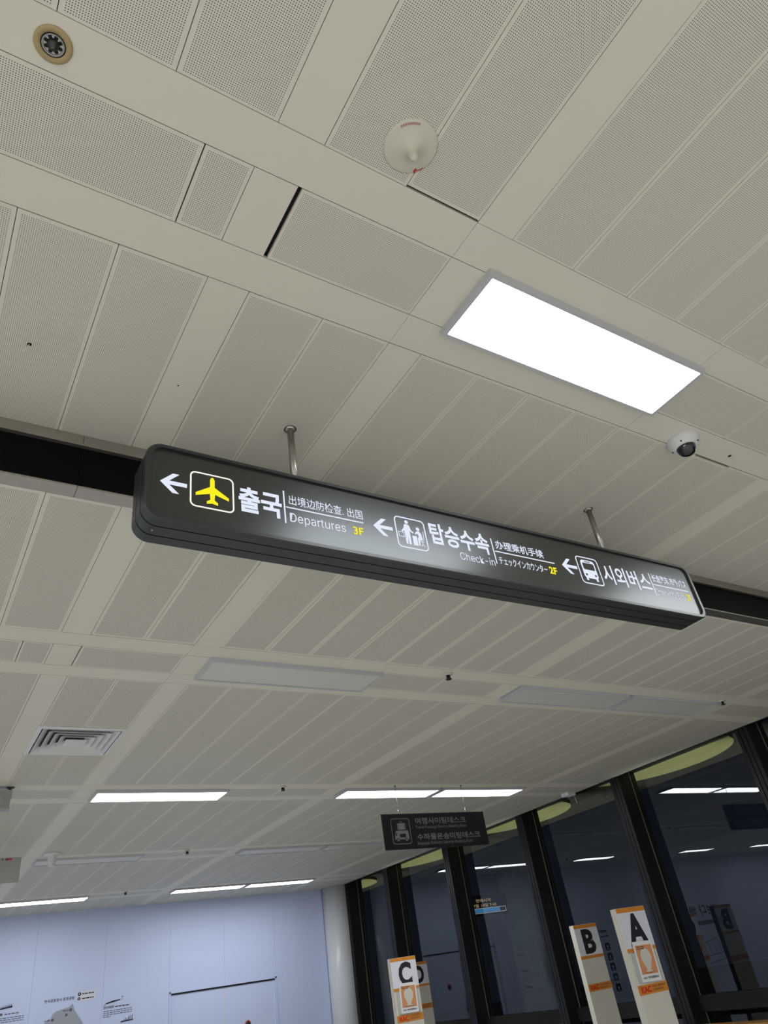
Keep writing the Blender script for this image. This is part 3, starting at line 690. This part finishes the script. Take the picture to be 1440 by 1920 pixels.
# ------------------------------------------------------------------ lettered posts
def post(letter, x0, y, label, poster, kac=True):
    W, D, H = .36, .065, 1.885
    t = empty('lettered_post', (x0+W/2, y+D/2, 0)); tag(t, label, 'sign post', 'lettered posts by the glazing')
    y0 = -D/2
    box('board', 'cream', -W/2, W/2, y0, D/2, 0, H, t, bevel=.002)
    def strip_(z0, z1): box('orange_strip', 'orange', -W/2, W/2, y0-.003, y0, z0, z1, t)
    strip_(1.848, 1.883); strip_(1.555, 1.583)
    box('letter_plate', 'white', -W/2, W/2, y0-.002, y0, 1.583, 1.848, t)
    wd = .185 if letter != 'A' else .24
    text('letter', letter, -wd/2+.005, wd/2+.005, 1.598, 1.836, y0-.004, 'ink', t, .045)
    if kac:
        box('orange_strip', 'orange', -W/2, W/2, y0-.003, y0, 1.255, 1.322, t)
        text('logo_lettering', 'KAC', -W/2+.03, -W/2+.155, 1.266, 1.312, y0-.0045, 'red', t, .045)
        text('name_lettering', 'KOREA AIRPORTS', -W/2+.170, W/2-.03, 1.294, 1.310, y0-.0045, 'brown', t, .02)
        text('name_lettering', 'CORPORATION', -W/2+.170, W/2-.06, 1.270, 1.286, y0-.0045, 'brown', t, .02)
    if poster:
        hb = box('leaflet_holder', 'acrylic', -W/2+.03, W/2-.03, y0-.010, y0, 1.335, 1.550, t, bevel=.003)
        pp = box('poster', 'paper', -.118, .118, y0-.016, y0-.011, 1.335, 1.625, t)
        pp.rotation_euler = (0, math.radians(1.5), 0)
        def pa(o): o.parent = pp; o.matrix_parent_inverse = Matrix.Translation(-pp.location); return o
        pa(poly('poster_print', [rc(-.100, .100, 1.388, 1.596)], y0-.0172, 'salmon', None))
        bulb = circ(0, 1.510, .064, 28, -32, 212) + [(-.036, 1.446), (-.026, 1.428), (-.026, 1.414), (.026, 1.414), (.026, 1.428), (.036, 1.446)]
        pa(poly('bulb_print', [bulb, rc(-.036, .036, 1.404, 1.415)], y0-.0182, 'cream', None))
        pa(poly('poster_lettering', dashes(-.085, .02, 1.580, .008, 5) + dashes(-.085, .0, 1.566, .008, 6) + dashes(-.06, .06, 1.396, .005, 8), y0-.0182, 'brown', None))
        o = text('poster_lettering', 'KAC 한국공항공사', -.095, .095, 1.356, 1.374, y0-.0175, 'ink', None, .03); pa(o)
    return t
post('A', 5.387, 4.925, 'cream post with black letter A and an orange bulb poster', True)
post('B', 6.658, 6.774, 'cream post with black letter B and no poster', False)
post('C', 5.237, 8.457, 'cream post with black letter C and an orange bulb poster', True)
post('D', 7.39, 11.40, 'cream post with black letter D half hidden behind the C post', False)

# wooden rail below the glazing
t = empty('wooden_bench', (7.55, 7.0, 0)); tag(t, 'long orange wooden bench rail below the dark glazing', 'bench')
box('seat_plank', 'wood', -.17, .03, -2.4, 2.2, .775, .82, t, bevel=.006)
for yy in (-2.1, -.2, 1.9): box('leg', 'bronze', -.14, .0, yy-.03, yy+.03, 0, .775, t)

# ------------------------------------------------------------------ outside
t = empty('exterior_canopy', (9.0, 6, 3.56)); tag(t, 'dark concrete canopy soffit outside above the glazing', 'canopy')
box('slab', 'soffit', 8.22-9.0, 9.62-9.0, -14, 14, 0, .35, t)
def disc(yc, label):
    n = 48; a_, b_ = 1.0, 1.12; pts = []
    for i in range(n+1):
        th = -math.pi/2+math.pi*i/n
        x, y = 8.0+a_*math.cos(th), b_*math.sin(th)
        if x >= 8.23: pts.append((x, y))
    t0 = math.acos(.23/a_); pts = [(8.23, -b_*math.sin(t0))] + pts + [(8.23, b_*math.sin(t0))]
    bm = bmesh.new()
    lo = [bm.verts.new((x-8.6, y, -.055)) for x, y in pts]; hi = [bm.verts.new((x-8.6, y, 0)) for x, y in pts]; k = len(lo)
    bm.faces.new(lo); bm.faces.new(hi)
    for i in range(k): bm.faces.new((lo[i], lo[(i+1) % k], hi[(i+1) % k], hi[i]))
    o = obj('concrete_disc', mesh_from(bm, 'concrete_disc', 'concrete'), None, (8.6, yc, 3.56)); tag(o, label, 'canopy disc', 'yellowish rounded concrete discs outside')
for yc, lab in ((3.1, 'yellowish rounded concrete disc outside at the right picture edge'), (6.1, 'largest yellowish rounded concrete disc outside, at the top of the glazing'), (9.05, 'yellowish rounded concrete disc outside beside the small white sensor box'),
                (12.0, 'yellowish rounded concrete disc outside below the meeting-point sign'), (15.0, 'smallest yellowish concrete disc outside, beside the corner column')):
    disc(yc, lab)
def uplight(y, label):  # unseen spots added outside to brighten the concrete discs
    t = empty('added_disc_light', (8.85, y, -.15)); tag(t, label, 'fill lamp', 'added uplights outside')
    lathe('housing', [(0, 0), (.11, 0), (.11, .05), (.10, .06), (.085, .06), (.085, .045), (0, .045)], 'darkgrey', t, n=28)
    lathe('lens', [(0, .05), (.085, .05), (.085, .046)], 'ledwhite', t, n=28)
    l = bpy.data.lights.new('added_disc_beam', 'SPOT'); l.energy = 300; l.color = (1.0, .97, .72); l.spot_size = math.radians(50); l.spot_blend = .6; l.shadow_soft_size = .08
    lo_ = bpy.data.objects.new('added_disc_beam', l); COL.objects.link(lo_); lo_.parent = t; lo_.location = (0, 0, .08); lo_.rotation_euler = (math.pi, math.radians(4), 0)
for yc, lab in ((3.1, 'unseen added uplight outside, nearest the camera'), (6.1, 'unseen added uplight outside below the largest concrete disc'), (9.05, 'unseen added uplight outside below the third concrete disc'), (12.0, 'unseen added uplight outside near the LED board'), (15.0, 'unseen added uplight outside past the corner column')):
    uplight(yc, lab)
t = empty('led_board', (11.36, 14.0, 2.55)); tag(t, 'outdoor LED board with amber time lines and blue row seen through glass', 'display')
LO = (-11.36, -14.0, -2.55)
box('board', 'ledblack', 10.78-11.36, 11.94-11.36, .005, .08, .06, .46, t)
box('mast', 'darkgrey', -.04, .04, .03, .09, -2.70, .06, t)
YD = 14.0
text('amber_lettering', '현재시각', 11.06, 11.49, 2.868, 2.935, YD, 'ledamber', t, 0, loc=LO); text('amber_lettering', '7월 14일 7:45', 10.97, 11.62, 2.775, 2.840, YD, 'ledamber', t, 0, loc=LO)
ring_prism('row_border', rc(10.84, 11.87, 2.655, 2.755), rc(10.85, 11.86, 2.664, 2.746), YD, YD+.001, 'ledwhite', t, LO)
poly('blue_row', [rc(10.96, 11.70, 2.672, 2.740)], YD, 'ledblue', t, LO)
poly('magenta_mark', [rc(10.86, 10.94, 2.672, 2.740)], YD, 'ledmag', t, LO)
t = lathe('exterior_column', [(0, 0), (.42, 0), (.42, 3.75), (0, 3.75)], 'wallplain', None, (13.7, 15.6, -.15), 32); tag(t, 'round concrete column standing outside behind the glass', 'column')
